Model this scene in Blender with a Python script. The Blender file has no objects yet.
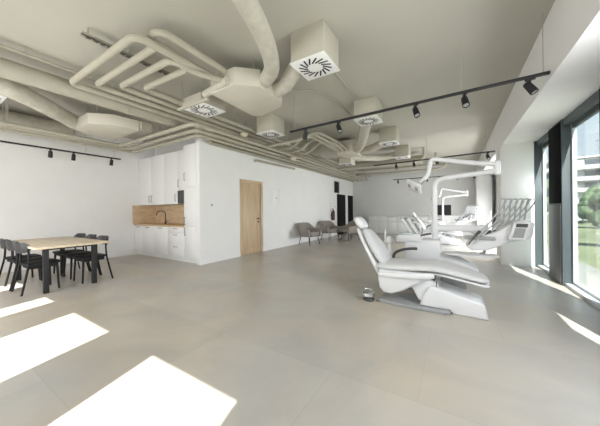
import bpy, bmesh, math, random
from mathutils import Vector, Matrix
random.seed(7)
scn = bpy.context.scene
col = scn.collection
PI = math.pi

# ------------------------------------------------------------------ camera
cam_d = bpy.data.cameras.new('camera')
cam = bpy.data.objects.new('camera', cam_d)
col.objects.link(cam)
yaw, roll = math.radians(31.7), math.atan(5.5 / 561)
Fw = Vector((-math.sin(yaw), math.cos(yaw), 0)); Rt = Vector((math.cos(yaw), math.sin(yaw), 0)); Up = Vector((0, 0, 1))
cr, sr = math.cos(roll), math.sin(roll)
cx_, cy_, cz_ = cr * Rt - sr * Up, sr * Rt + cr * Up, -Fw
M = Matrix((cx_, cy_, cz_)).transposed().to_4x4()
M.translation = Vector((0, 0, 1.25))
cam.matrix_world = M
cam_d.sensor_width = 36.0
cam_d.lens = 251 / 600 * 36
cam_d.shift_y = -2.5 / 600
cam_d.clip_start = 0.05; cam_d.clip_end = 500
scn.camera = cam

# ------------------------------------------------------------------ exposure, sky, sun, added fill lamps at the windows
scn.view_settings.view_transform = 'Standard'
scn.view_settings.look = 'None'
scn.view_settings.exposure = 2.22
scn.view_settings.gamma = 1.0
scn.view_settings.use_curve_mapping = False
try:
    scn.cycles.max_bounces = 10; scn.cycles.diffuse_bounces = 6
    scn.cycles.sample_clamp_indirect = 6.0
except Exception:
    pass

world = bpy.data.worlds.new('sky'); scn.world = world
world.use_nodes = True
nt = world.node_tree; nt.nodes.clear()
wo = nt.nodes.new('ShaderNodeOutputWorld'); bg = nt.nodes.new('ShaderNodeBackground')
tc = nt.nodes.new('ShaderNodeTexCoord'); sep = nt.nodes.new('ShaderNodeSeparateXYZ')
rmp = nt.nodes.new('ShaderNodeValToRGB')
rmp.color_ramp.elements[0].position = 0.0; rmp.color_ramp.elements[0].color = (0.86, 0.92, 0.96, 1)
rmp.color_ramp.elements[1].position = 0.7; rmp.color_ramp.elements[1].color = (0.48, 0.68, 0.95, 1)
e_ = rmp.color_ramp.elements.new(0.3); e_.color = (0.70, 0.84, 0.96, 1)
nz = nt.nodes.new('ShaderNodeTexNoise'); nz.inputs['Scale'].default_value = 3.0; nz.inputs['Detail'].default_value = 5
cr2 = nt.nodes.new('ShaderNodeValToRGB'); cr2.color_ramp.elements[0].position = 0.5; cr2.color_ramp.elements[1].position = 0.7
mx = nt.nodes.new('ShaderNodeMixRGB'); mx.inputs[2].default_value = (0.95, 0.97, 1.0, 1)
L = nt.links
L.new(tc.outputs['Generated'], sep.inputs[0]); L.new(sep.outputs['Z'], rmp.inputs[0])
L.new(tc.outputs['Generated'], nz.inputs['Vector']); L.new(nz.outputs['Fac'], cr2.inputs[0])
L.new(cr2.outputs[0], mx.inputs[0]); L.new(rmp.outputs[0], mx.inputs[1]); L.new(mx.outputs[0], bg.inputs['Color'])
bg.inputs['Strength'].default_value = 0.42
L.new(bg.outputs[0], wo.inputs['Surface'])

SUN_AZ, SUN_EL = math.radians(16.0), math.radians(49.5)
sd = bpy.data.lights.new('sun', 'SUN'); sd.energy = 8.0; sd.angle = math.radians(0.53); sd.color = (1.0, 0.97, 0.91)
so = bpy.data.objects.new('sun', sd); col.objects.link(so)
sdir = Vector((-math.sin(SUN_AZ) * math.cos(SUN_EL), math.cos(SUN_AZ) * math.cos(SUN_EL), -math.sin(SUN_EL)))
so.rotation_euler = sdir.to_track_quat('-Z', 'Y').to_euler()
so.location = (8, -20, 25)

def fill_light(name, loc, direction, sx, sy, power, color=(1.0, 0.98, 0.98)):  # area lamp added in a window opening to brighten the room
    d = bpy.data.lights.new(name, 'AREA'); d.shape = 'RECTANGLE'; d.size = sx; d.size_y = sy
    d.energy = power; d.color = color
    o = bpy.data.objects.new(name, d); col.objects.link(o)
    o.location = loc; o.rotation_euler = Vector(direction).to_track_quat('-Z', 'Z').to_euler()
    return o
REAR_WINDOWS = [(-1.64, -0.61), (-3.45, -2.47), (-4.58, -4.19), (-6.10, -5.65)]
for (a, b), pw in zip(REAR_WINDOWS, (0.5, 4, 25, 17)):
    fill_light('fill_light_rear', ((a + b) / 2, -0.93, 1.4), (0, 1, 0.0), b - a, 2.3, pw * (b - a))  # added fill behind the camera, on top of sky and sun
for ya, yb, pw, zc in ((-0.6, 0.7, 3, 1.75), (1.65, 2.6, 20, 1.9), (4.45, 5.0, 4, 1.75), (6.35, 6.7, 3, 1.75), (8.55, 9.6, 29, 1.0), (10.15, 11.2, 19, 1.0), (11.75, 12.7, 10, 1.0)):
    fill_light('fill_light_side', (1.555, (ya + yb) / 2, zc), (-1, 0, -0.08), yb - ya, 1.5, pw * (yb - ya), (0.97, 0.975, 1.0))  # added fill along the right wall, power set per bay

# ------------------------------------------------------------------ materials
def mat(name, rgb, rough=0.5, metal=0.0, noise=0.0, nscale=8.0, bump=0.0, spec=0.5, coat=0.0, ncol=None, stretch=None):
    m = bpy.data.materials.new(name); m.use_nodes = True
    t = m.node_tree; b = t.nodes['Principled BSDF']
    b.inputs['Base Color'].default_value = (*rgb, 1); b.inputs['Roughness'].default_value = rough
    b.inputs['Metallic'].default_value = metal; b.inputs['Specular IOR Level'].default_value = spec
    b.inputs['Coat Weight'].default_value = coat
    if noise or bump:
        co = t.nodes.new('ShaderNodeTexCoord'); n = t.nodes.new('ShaderNodeTexNoise')
        n.inputs['Scale'].default_value = nscale; n.inputs['Detail'].default_value = 6
        src = co.outputs['Object']
        if stretch:
            mp = t.nodes.new('ShaderNodeMapping'); mp.inputs['Scale'].default_value = stretch
            t.links.new(src, mp.inputs[0]); src = mp.outputs[0]
        t.links.new(src, n.inputs['Vector'])
        if noise:
            r = t.nodes.new('ShaderNodeValToRGB')
            r.color_ramp.elements[0].position = 0.3; r.color_ramp.elements[1].position = 0.7
            lo = ncol if ncol else tuple(c * (1 - noise) for c in rgb)
            hi = tuple(min(1, c * (1 + noise * 0.5)) for c in rgb)
            r.color_ramp.elements[0].color = (*lo, 1); r.color_ramp.elements[1].color = (*hi, 1)
            t.links.new(n.outputs['Fac'], r.inputs[0]); t.links.new(r.outputs[0], b.inputs['Base Color'])
        if bump:
            bp = t.nodes.new('ShaderNodeBump'); bp.inputs['Strength'].default_value = bump; bp.inputs['Distance'].default_value = 0.02
            t.links.new(n.outputs['Fac'], bp.inputs['Height']); t.links.new(bp.outputs[0], b.inputs['Normal'])
    return m

def floor_material():
    m = bpy.data.materials.new('stone_tiles'); m.use_nodes = True
    t = m.node_tree; b = t.nodes['Principled BSDF']; N = t.nodes.new; K = t.links.new
    co = N('ShaderNodeTexCoord'); mp = N('ShaderNodeMapping'); mp.inputs['Location'].default_value = (0.82, 0.62, 0); K(co.outputs['Object'], mp.inputs[0])
    br = N('ShaderNodeTexBrick'); br.offset = 0.5; br.inputs['Scale'].default_value = 1.0
    br.inputs['Brick Width'].default_value = 1.2; br.inputs['Row Height'].default_value = 1.2
    br.inputs['Mortar Size'].default_value = 0.0025; br.inputs['Mortar Smooth'].default_value = 0.3; br.inputs['Bias'].default_value = 0.0
    br.inputs['Color1'].default_value = (0.53, 0.495, 0.44, 1); br.inputs['Color2'].default_value = (0.475, 0.445, 0.395, 1)
    br.inputs['Mortar'].default_value = (0.42, 0.40, 0.36, 1)
    K(mp.outputs[0], br.inputs['Vector'])
    n1 = N('ShaderNodeTexNoise'); n1.inputs['Scale'].default_value = 1.1; n1.inputs['Detail'].default_value = 8; n1.inputs['Roughness'].default_value = 0.6; n1.inputs['Distortion'].default_value = 0.8
    K(co.outputs['Object'], n1.inputs['Vector'])
    r1 = N('ShaderNodeValToRGB'); r1.color_ramp.elements[0].position = 0.3; r1.color_ramp.elements[1].position = 0.72
    r1.color_ramp.elements[0].color = (0.87, 0.87, 0.88, 1); r1.color_ramp.elements[1].color = (1.10, 1.09, 1.06, 1)
    K(n1.outputs['Fac'], r1.inputs[0])
    mu = N('ShaderNodeMixRGB'); mu.blend_type = 'MULTIPLY'; mu.inputs[0].default_value = 1.0
    K(br.outputs['Color'], mu.inputs[1]); K(r1.outputs[0], mu.inputs[2])
    n2 = N('ShaderNodeTexNoise'); n2.inputs['Scale'].default_value = 0.55; n2.inputs['Detail'].default_value = 4; n2.inputs['Distortion'].default_value = 1.2
    K(co.outputs['Object'], n2.inputs['Vector'])
    r2 = N('ShaderNodeValToRGB'); r2.color_ramp.elements[0].position = 0.38; r2.color_ramp.elements[1].position = 0.62
    r2.color_ramp.elements[0].color = (0.965, 0.99, 1.03, 1); r2.color_ramp.elements[1].color = (1.045, 1.0, 0.945, 1)
    K(n2.outputs['Fac'], r2.inputs[0])
    m2 = N('ShaderNodeMixRGB'); m2.blend_type = 'MULTIPLY'; m2.inputs[0].default_value = 1.0
    K(mu.outputs[0], m2.inputs[1]); K(r2.outputs[0], m2.inputs[2]); K(m2.outputs[0], b.inputs['Base Color'])
    b.inputs['Roughness'].default_value = 0.33; b.inputs['Specular IOR Level'].default_value = 0.55
    return m

def wood_material(name, c1, c2, rough=0.45, stretch=(1.0, 14.0, 14.0), scale=2.0):
    return mat(name, c2, rough, noise=0.3, nscale=scale, ncol=c1, stretch=stretch)

def glass_material():
    m = bpy.data.materials.new('window_glass'); m.use_nodes = True
    t = m.node_tree; t.nodes.clear(); N = t.nodes.new; K = t.links.new
    out = N('ShaderNodeOutputMaterial'); mxs = N('ShaderNodeMixShader'); tr = N('ShaderNodeBsdfTransparent'); gl = N('ShaderNodeBsdfGlossy')
    tr.inputs[0].default_value = (0.93, 0.96, 0.96, 1); gl.inputs['Roughness'].default_value = 0.02
    fr = N('ShaderNodeFresnel'); fr.inputs['IOR'].default_value = 1.4
    ml = N('ShaderNodeMath'); ml.operation = 'MULTIPLY'; ml.inputs[1].default_value = 0.6
    K(fr.outputs[0], ml.inputs[0]); K(ml.outputs[0], mxs.inputs[0]); K(tr.outputs[0], mxs.inputs[1]); K(gl.outputs[0], mxs.inputs[2]); K(mxs.outputs[0], out.inputs[0])
    return m

def ribbed_material(name, rgb, axis, scale, rough=0.7):
    m = mat(name, rgb, rough); t = m.node_tree; b = t.nodes['Principled BSDF']
    co = t.nodes.new('ShaderNodeTexCoord'); w = t.nodes.new('ShaderNodeTexWave'); w.bands_direction = axis
    w.inputs['Scale'].default_value = scale; w.inputs['Distortion'].default_value = 0.4
    bp = t.nodes.new('ShaderNodeBump'); bp.inputs['Strength'].default_value = 0.22; bp.inputs['Distance'].default_value = 0.006
    t.links.new(co.outputs['Object'], w.inputs['Vector']); t.links.new(w.outputs['Fac'], bp.inputs['Height']); t.links.new(bp.outputs[0], b.inputs['Normal'])
    return m

MT = dict(
    floor=floor_material(),
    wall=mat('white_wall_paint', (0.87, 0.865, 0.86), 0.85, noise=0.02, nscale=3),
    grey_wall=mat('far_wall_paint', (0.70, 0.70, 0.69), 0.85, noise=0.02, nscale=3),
    ceil=mat('ceiling_paint', (0.47, 0.455, 0.395), 0.9, noise=0.05, nscale=1.2),
    pipe=mat('painted_insulation', (0.415, 0.39, 0.315), 0.75, noise=0.06, nscale=9, bump=0.15),
    duct=ribbed_material('painted_duct', (0.40, 0.38, 0.31), 'Y', 3.2),
    flex=mat('wrinkled_duct_wrap', (0.52, 0.495, 0.42), 0.7, noise=0.14, nscale=10, bump=0.6),
    box=mat('painted_sheet_metal', (0.50, 0.475, 0.395), 0.65, noise=0.03, nscale=4),
    casing=mat('painted_casing', (0.57, 0.54, 0.46), 0.65, noise=0.03, nscale=4),
    rail=mat('painted_strut', (0.40, 0.38, 0.32), 0.6, noise=0.1, nscale=20),
    white_plate=mat('white_plate', (0.86, 0.86, 0.85), 0.4),
    slot=mat('black_slot', (0.015, 0.015, 0.015), 0.6),
    lac=mat('white_lacquer', (0.87, 0.87, 0.865), 0.35, noise=0.01, nscale=2),
    gap=mat('cabinet_carcass', (0.62, 0.62, 0.61), 0.7),
    oak=wood_material('oak_worktop', (0.55, 0.38, 0.21), (0.66, 0.47, 0.28)),
    splash=wood_material('oak_splashback', (0.60, 0.44, 0.28), (0.68, 0.52, 0.35), stretch=(2, 2, 9)),
    dooroak=wood_material('oak_door', (0.50, 0.36, 0.215), (0.60, 0.45, 0.29), stretch=(12, 12, 0.8)),
    tableoak=wood_material('pale_oak', (0.62, 0.51, 0.36), (0.70, 0.60, 0.45), stretch=(1, 12, 12)),
    black=mat('black_metal', (0.014, 0.014, 0.016), 0.55, noise=0.1, nscale=30),
    blackwood=mat('black_stained_wood', (0.016, 0.016, 0.018), 0.6, noise=0.2, nscale=20, spec=0.25),
    blackwood_sheen=mat('black_wood_painted_sheen', (0.05, 0.05, 0.053), 0.45, noise=0.1, nscale=20),  # black wood made lighter: sheen on the backrests put into the colour
    bronze=mat('dark_bronze', (0.05, 0.042, 0.035), 0.35, metal=0.6, noise=0.05, nscale=20),
    darkdoor=mat('black_door', (0.008, 0.008, 0.008), 0.6, noise=0.1, nscale=4, spec=0.15),
    appliance=mat('black_glass', (0.05, 0.055, 0.055), 0.12),
    frame=mat('grey_window_frame', (0.08, 0.097, 0.105), 0.5, noise=0.04, nscale=5),
    framelight=mat('light_window_frame', (0.55, 0.58, 0.60), 0.4, noise=0.03, nscale=5),
    panelblack=mat('black_panel', (0.005, 0.006, 0.007), 0.7, noise=0.05, nscale=5, spec=0.05),
    panelgrey=mat('grey_panel', (0.085, 0.092, 0.10), 0.4, noise=0.04, nscale=5),
    glass=glass_material(),
    dent=mat('white_dental_plastic', (0.76, 0.76, 0.77), 0.3, noise=0.01, nscale=3, coat=0.2),
    vinyl=mat('pale_grey_upholstery', (0.64, 0.64, 0.64), 0.45, noise=0.03, nscale=14),
    greypl=mat('grey_plastic', (0.34, 0.345, 0.35), 0.4, noise=0.03, nscale=6),
    darkpl=mat('dark_grey_plastic', (0.06, 0.062, 0.065), 0.4, noise=0.05, nscale=9),
    chrome=mat('chrome', (0.72, 0.73, 0.74), 0.15, metal=1.0, noise=0.03, nscale=9),
    silver=mat('silver_hose', (0.45, 0.46, 0.47), 0.35, noise=0.04, nscale=20),
    ltblue=mat('pale_blue_glass', (0.70, 0.78, 0.80), 0.15, noise=0.02, nscale=5),
    fabric=mat('taupe_fabric', (0.30, 0.272, 0.245), 0.9, noise=0.12, nscale=40, bump=0.2),
    red=mat('extinguisher_red', (0.06, 0.022, 0.02), 0.4, noise=0.05, nscale=6),
    screen=mat('dark_screen', (0.008, 0.008, 0.009), 0.6, noise=0.05, nscale=5),
    grass=mat('lawn', (0.105, 0.125, 0.06), 0.95, noise=0.4, nscale=0.8),
    asphalt=mat('pale_paving', (0.17, 0.175, 0.16), 0.9, noise=0.15, nscale=0.7),
    leaf=mat('tree_leaves', (0.055, 0.09, 0.035), 0.8, noise=0.5, nscale=2.5),
    bark=mat('bark', (0.12, 0.09, 0.06), 0.9, noise=0.3, nscale=8),
    facade=mat('white_facade', (0.40, 0.40, 0.39), 0.85, noise=0.04, nscale=0.4),
    fwin=mat('dark_windows', (0.05, 0.06, 0.07), 0.3, noise=0.3, nscale=0.8),
    car=mat('silver_car_paint', (0.50, 0.52, 0.55), 0.25, metal=0.3, noise=0.02, nscale=2),
    tyre=mat('tyre_rubber', (0.02, 0.02, 0.02), 0.8, noise=0.1, nscale=20),
    sensor=mat('cream_plastic', (0.66, 0.60, 0.47), 0.5, noise=0.02, nscale=8),
)

# ------------------------------------------------------------------ mesh helpers
class MB:
    def __init__(self): self.bm = bmesh.new()
    def _merge(self, b2):
        me = bpy.data.meshes.new('tmp'); b2.to_mesh(me); b2.free(); self.bm.from_mesh(me); bpy.data.meshes.remove(me)
    def box(self, x0, x1, y0, y1, z0, z1, bev=0.0, mtx=None):
        b = bmesh.new(); bmesh.ops.create_cube(b, size=1.0)
        for v in b.verts:
            v.co = Vector((x0 + (v.co.x + .5) * (x1 - x0), y0 + (v.co.y + .5) * (y1 - y0), z0 + (v.co.z + .5) * (z1 - z0)))
        if bev > 0: bmesh.ops.bevel(b, geom=list(b.edges), offset=bev, segments=2, affect='EDGES', profile=0.5)
        if mtx is not None: bmesh.ops.transform(b, matrix=mtx, verts=b.verts)
        self._merge(b); return self
    def prism(self, pts, axis, a0, a1, bev=0.0, seg=2):
        # pts are (p,q); axis 'x': (y,z) 'y': (x,z) 'z': (x,y)
        def mk(p, q, a): return {'x': (a, p, q), 'y': (p, a, q), 'z': (p, q, a)}[axis]
        b = bmesh.new()
        A = [b.verts.new(mk(p, q, a0)) for p, q in pts]; B = [b.verts.new(mk(p, q, a1)) for p, q in pts]
        f1 = b.faces.new(A); f2 = b.faces.new(list(reversed(B))); n = len(pts)
        for i in range(n): b.faces.new((A[i], B[i], B[(i + 1) % n], A[(i + 1) % n]))
        bmesh.ops.recalc_face_normals(b, faces=b.faces)
        if bev > 0:
            ed = [e for e in b.edges if any(f in (f1, f2) for f in e.link_faces)]
            bmesh.ops.bevel(b, geom=ed, offset=bev, segments=seg, affect='EDGES', profile=0.5, clamp_overlap=True)
        self._merge(b); return self
    def rings(self, rings, cap=True, closed=False):
        b = self.bm; R = [[b.verts.new(p) for p in r] for r in rings]; n = len(R[0]); m = len(R)
        fs = []
        for i in range(m if closed else m - 1):
            r0, r1 = R[i], R[(i + 1) % m]
            for j in range(n): fs.append(b.faces.new((r0[j], r0[(j + 1) % n], r1[(j + 1) % n], r1[j])))
        if cap and not closed: fs.append(b.faces.new(list(reversed(R[0])))); fs.append(b.faces.new(R[-1]))
        bmesh.ops.recalc_face_normals(b, faces=fs); return self
    def tube(self, pts, r, n=10, fillet=0.0, r1=None, fseg=6):
        P = [Vector(p) for p in pts]
        if fillet > 0 and len(P) > 2:
            Q = [P[0]]
            for i in range(1, len(P) - 1):
                a, c = (P[i - 1] - P[i]), (P[i + 1] - P[i]); f = min(fillet, a.length * .48, c.length * .48)
                s, e = P[i] + a.normalized() * f, P[i] + c.normalized() * f
                for k in range(fseg + 1):
                    t = k / fseg; Q.append((1 - t) ** 2 * s + 2 * t * (1 - t) * P[i] + t * t * e)
            Q.append(P[-1]); P = Q
        T = []
        for i in range(len(P)):
            d = P[min(i + 1, len(P) - 1)] - P[max(i - 1, 0)]; T.append(d.normalized())
        u = T[0].orthogonal().normalized(); rg = []
        for i, p in enumerate(P):
            u = (u - T[i] * u.dot(T[i])).normalized(); v = T[i].cross(u)
            rr = r if r1 is None else r + (r1 - r) * i / (len(P) - 1)
            rg.append([p + (u * math.cos(2 * PI * k / n) + v * math.sin(2 * PI * k / n)) * rr for k in range(n)])
        return self.rings(rg)
    def cyl(self, p0, p1, r, n=16, r1=None): return self.tube([p0, p1], r, n, r1=r if r1 is None else r1)
    def lathe(self, prof, c=(0, 0, 0), n=24, mtx=None):
        rg = []
        for r, z in prof:
            ring = [Vector((r * math.cos(2 * PI * k / n), r * math.sin(2 * PI * k / n), z)) for k in range(n)]
            if mtx is not None: ring = [mtx @ p for p in ring]
            rg.append([p + Vector(c) for p in ring])
        return self.rings(rg)
    def pad(self, path, n=24, ex=3.0):
        # path: list of (x, y, z, width, thickness); cross sections are rounded rectangles, side axis is Y
        P = [Vector(p[:3]) for p in path]; rg = []
        for i, p in enumerate(path):
            t = (P[min(i + 1, len(P) - 1)] - P[max(i - 1, 0)]).normalized(); s = Vector((0, 1, 0)); nn = s.cross(t).normalized()
            if nn.length < 0.1: nn = Vector((0, 0, 1))
            ring = []
            for k in range(n):
                a = 2 * PI * k / n; ca, sa = math.cos(a), math.sin(a)
                ring.append(P[i] + s * (p[3] / 2 * math.copysign(abs(ca) ** (2 / ex), ca)) + nn * (p[4] / 2 * math.copysign(abs(sa) ** (2 / ex), sa)))
            rg.append(ring)
        return self.rings(rg)
    def ell(self, c, rx, ry, rz, sub=2, jit=0.0):
        b = bmesh.new(); bmesh.ops.create_icosphere(b, subdivisions=sub, radius=1.0)
        for v in b.verts:
            k = 1 + (random.random() - .5) * jit
            v.co = Vector((c[0] + v.co.x * rx * k, c[1] + v.co.y * ry * k, c[2] + v.co.z * rz * k))
        self._merge(b); return self
    def build(self, name, m, parent=None, smooth=40, recenter=None):
        bm = self.bm
        if recenter is None: recenter = parent is None
        off = Vector((0, 0, 0))
        if recenter and bm.verts:
            xs = [v.co.x for v in bm.verts]; ys = [v.co.y for v in bm.verts]; zs = [v.co.z for v in bm.verts]
            off = Vector(((min(xs) + max(xs)) / 2, (min(ys) + max(ys)) / 2, min(zs)))
            bmesh.ops.translate(bm, vec=-off, verts=bm.verts)
        me = bpy.data.meshes.new(name); bm.to_mesh(me); bm.free()
        me.materials.append(MT[m] if isinstance(m, str) else m)
        if smooth:
            me.polygons.foreach_set('use_smooth', [True] * len(me.polygons))
            try: me.set_sharp_from_angle(angle=math.radians(smooth))
            except Exception: pass
        o = bpy.data.objects.new(name, me); col.objects.link(o); o.location = off
        if parent: o.parent = parent
        return o

def smooth_path(keys, n=6):
    """Catmull-Rom through tuples of any length."""
    out = []
    for i in range(len(keys) - 1):
        p0, p1, p2, p3 = keys[max(i - 1, 0)], keys[i], keys[i + 1], keys[min(i + 2, len(keys) - 1)]
        for k in range(n):
            t = k / n
            out.append(tuple(0.5 * (2 * b + (c - a) * t + (2 * a - 5 * b + 4 * c - d) * t * t + (3 * b - a - 3 * c + d) * t ** 3) for a, b, c, d in zip(p0, p1, p2, p3)))
    out.append(tuple(keys[-1])); return out

def tag(o, label, cat, group=None, kind=None):
    o['label'] = label; o['category'] = cat
    if group: o['group'] = group
    if kind: o['kind'] = kind
    return o
def thing(name, label, cat, loc=(0, 0, 0), rz=0.0, group=None):
    o = bpy.data.objects.new(name, None); col.objects.link(o); o.empty_display_size = 0.1
    o.location = loc; o.rotation_euler = (0, 0, rz); return tag(o, label, cat, group)
def struct(name, mb, m, label=None, cat=None, parent=None):
    o = mb.build(name, m, parent, recenter=False)
    if parent is None:
        o['kind'] = 'structure'
        if label: o['label'] = label
        if cat: o['category'] = cat
    return o
def copy_tree(o, parent=None):
    c = o.copy(); col.objects.link(c)
    if parent: c.parent = parent
    for ch in list(o.children): copy_tree(ch, c)
    return c
def dup(o, loc, rz, label):
    c = copy_tree(o); c.location = loc; c.rotation_euler = (0, 0, rz); c['label'] = label; return c

# ------------------------------------------------------------------ room shell
H = 3.4; XL, XW = -8.1, 1.45; YB, YR = 14.05, -0.95; XD = -5.06; YK = 3.75
struct('floor', MB().box(XL - .2, 1.68, YR - .2, YB + .2, -0.12, 0), 'floor', 'large format beige grey stone tile floor', 'floor')
struct('ceiling', MB().box(XL - .2, 1.62, YR - .2, YB + .2, H, H + .15), 'ceil', 'beige painted concrete ceiling', 'ceiling')
struct('wall_left', MB().box(XL - .15, XL, YR - .15, 4.6, 0, H), 'wall', 'white wall behind the dining table', 'wall')
struct('wall_niche', MB().box(XL, XD - .12, 4.38, 4.5, 0, H), 'wall', 'white wall behind the kitchen', 'wall')
# door wall with openings for the two black doors
w = MB()
w.box(XD - .13, XD, YK, 5.11, 0, H).box(XD - .13, XD, 5.11, 5.91, 2.06, H).box(XD - .13, XD, 5.91, YB, 0, H)
struct('wall_partition', w, 'wall', 'long white partition wall with the oak door', 'wall')
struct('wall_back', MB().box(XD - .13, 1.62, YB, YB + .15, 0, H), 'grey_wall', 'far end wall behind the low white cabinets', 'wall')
# rear wall behind the photographer, with the windows that let the sun in
w = MB(); xs = sorted(REAR_WINDOWS); edge = XL - .15
for a, b in xs:
    w.box(edge, a, YR - .05, YR, 0, H); w.box(a, b, YR - .05, YR, 2.65, H); w.box(a, b, YR - .05, YR, 0, 0.08); edge = b
w.box(edge, 1.62, YR - .05, YR, 0, H)
struct('wall_rear', w, 'wall', 'white wall behind the camera', 'wall')
for i, (a, b) in enumerate(xs):
    struct('window_%d' % (i + 5), MB().box(a, b, YR - .03, YR - .024, .08, 2.65), 'glass', 'window pane in the rear wall', 'window')

# right side: bulkhead, white columns, dark window piers, frames and glass
struct('trim_1', MB().box(.9, 1.62, YR, YB, 2.67, H), 'wall', 'white bulkhead running above the windows', 'bulkhead')
struct('trim_2', MB().box(.87, 1.43, 7.12, 7.85, 0, 2.67, .004), 'wall', 'white column beside the nearest window', 'column')
struct('trim_3', MB().box(.80, 1.34, 13.25, YB, 0, 2.67, .004), 'wall', 'white column in the far corner', 'column')
# solid parts of the window wall
w = MB()
w.box(1.5, 1.62, 7.27, 7.95, 0, 2.67).box(1.5, 1.62, .75, 1.6, 0, 2.67)
w.box(1.5, 1.62, 13.25, YB, 0, 2.67).box(1.5, 1.62, YR, -.6, 0, 2.67)
struct('wall_right', w, 'wall', 'solid piers of the window wall', 'wall')
def pier(name, y0, y1, label):
    p = struct(name, MB().box(1.46, 1.615, y0, y1, 0, 2.67, .003), 'frame', label, 'pier')
    MB().box(1.45, 1.462, y0 + .03, y1 - .02, 1.33, 2.64, .002).build('upper_panel', 'panelblack', p)
    MB().box(1.447, 1.462, y0 + .03, y1 - .02, .02, 1.30, .002).build('lower_panel', 'panelgrey', p)
    return p
pier('trim_4', 5.63, 6.27, 'dark grey clad pier between the two nearest windows')
pier('trim_5', 2.65, 4.38, 'dark grey clad pier at the right edge')
struct('trim_6', MB().box(1.43, 1.60, 7.17, 7.27, 0, 2.67, .003), 'frame', 'dark grey window post beside the white column', 'post')
for k, yy in enumerate((8.0, 9.6, 11.2, 12.7)):
    struct('trim_%d' % (7 + k), MB().box(1.46, 1.615, yy, yy + .55, 0, 2.67, .003), 'frame', 'dark grey pier %s along the far windows' % ('first', 'second', 'third', 'fourth')[k], 'pier')
bays = [(4.38, 5.63), (6.27, 7.17), (1.6, 2.65), (-.6, .75), (8.55, 9.6), (10.15, 11.2), (11.75, 12.7)]
num = [1, 2, 3, 4, 9, 10, 11]
for (a, b), k in zip(bays, num):
    wn = struct('window_%d' % k, MB().box(1.588, 1.594, a + .05, b - .05, .09, 2.50), 'glass', 'floor to ceiling window pane, bay %d of the right wall' % k, 'window')
    f = MB(); f.box(1.57, 1.61, a, a + .045, .0, 2.60).box(1.57, 1.61, b - .045, b, .0, 2.60)
    f.build('window_jamb', 'framelight', wn)
    f = MB(); f.box(1.48, 1.62, a, b, 0, .05, .003).box(1.568, 1.612, a + .045, b - .045, .05, .09)
    f.build('window_sill', 'framelight', wn)
    f = MB(); f.box(1.48, 1.62, a, b, 2.56, 2.67, .003).box(1.568, 1.612, a + .045, b - .045, 2.50, 2.56)
    f.build('window_head', 'frame', wn)
struct('baseboard_partition', MB().box(XD, XD + .012, YK, 5.03, 0, .06).box(XD, XD + .012, 5.99, 11.72, 0, .06), 'wall', 'low white skirting of the partition wall', 'skirting')
struct('baseboard_left', MB().box(XL, XL + .012, YR, YK - .02, 0, .06), 'wall', 'low white skirting of the left wall', 'skirting')

# oak door
d = struct('door_1', MB().box(XD - .075, XD - .03, 5.115, 5.905, .006, 2.05, .002), 'dooroak', 'oak veneer door with a black handle in the white partition wall', 'door')
MB().box(XD - .02, XD + .015, 5.03, 5.11, 0, 2.14, .004).box(XD - .02, XD + .015, 5.91, 5.99, 0, 2.14, .004).box(XD - .02, XD + .015, 5.11, 5.91, 2.055, 2.14, .004).build('door_frame', 'dooroak', d)
MB().cyl((XD - .03, 5.82, 1.02), (XD + .02, 5.82, 1.02), .012).box(XD + .012, XD + .028, 5.70, 5.835, 1.008, 1.032, .004).cyl((XD - .031, 5.82, 1.02), (XD - .022, 5.82, 1.02), .026).build('door_handle', 'black', d)
MB().cyl((XD - .031, 5.82, .92), (XD - .018, 5.82, .92), .026).build('door_lock', 'black', d)
for nm, a, b, lb in (('door_2', 11.74, 12.84, 'black door, nearer of the two at the far end of the partition'), ('door_3', 13.25, 14.0, 'narrower black door next to the far corner')):
    d = struct(nm, MB().box(XD - .005, XD + .012, a + .04, b - .03, .005, 2.02, .002), 'darkdoor', lb, 'door')
    MB().box(XD, XD + .025, a, a + .04, 0, 2.06).box(XD, XD + .025, b - .03, b, 0, 2.06).box(XD, XD + .025, a + .04, b - .03, 2.02, 2.06).build('door_frame', 'darkdoor', d)
    MB().cyl((XD + .01, b - .09, 1.0), (XD + .05, b - .09, 1.0), .01).box(XD + .04, XD + .055, b - .2, b - .08, .99, 1.01, .003).build('door_handle', 'bronze', d)

# ------------------------------------------------------------------ kitchen
def bar_handle(p0, p1, out, parent, name='handle'):
    a, b = Vector(p0), Vector(p1); o = Vector(out); dd = (b - a).normalized()
    m = MB(); m.tube([a, a + o, b + o, b], .006, 8, fillet=.012); return m.build(name, 'bronze', parent)
def cabinet(label, x0, x1, z0, z1, yf, yb, doors, name='base_cabinet', cat='cabinet'):
    """doors: list of (xa, xb, za, zb, kind, handle) handle = ('h', x, z) or ('v', x, z)"""
    t = thing(name, label, cat, ((x0 + x1) / 2, (yf + yb) / 2, z0)); ox, oy, oz = t.location
    MB().box(x0 - ox + .001, x1 - ox - .001, yf + .02 - oy, yb - oy, 0, z1 - z0).build('body', 'gap', t)
    for xa, xb, za, zb, kind, h in doors:
        dd = MB().box(xa - ox + .002, xb - ox - .002, yf - oy, yf + .0195 - oy, za - oz + .002, zb - oz - .002, .002).build(kind, 'lac', t)
        if h:
            hx, hz = h[1] - ox, h[2] - oz
            if h[0] == 'h': bar_handle((hx - .07, yf - oy, hz), (hx + .07, yf - oy, hz), (0, -.03, 0), dd)
            else: bar_handle((hx, yf - oy, hz - .09), (hx, yf - oy, hz + .09), (0, -.03, 0), dd)
    return t
BX = [-8.09, -7.63, -7.05, -6.38, -5.67]
lbs = ['white base cabinet in the left corner beside the long white wall', 'white base cabinet second from the left corner, below the tap side of the worktop', 'white base cabinet just left of the drawer unit']
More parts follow.
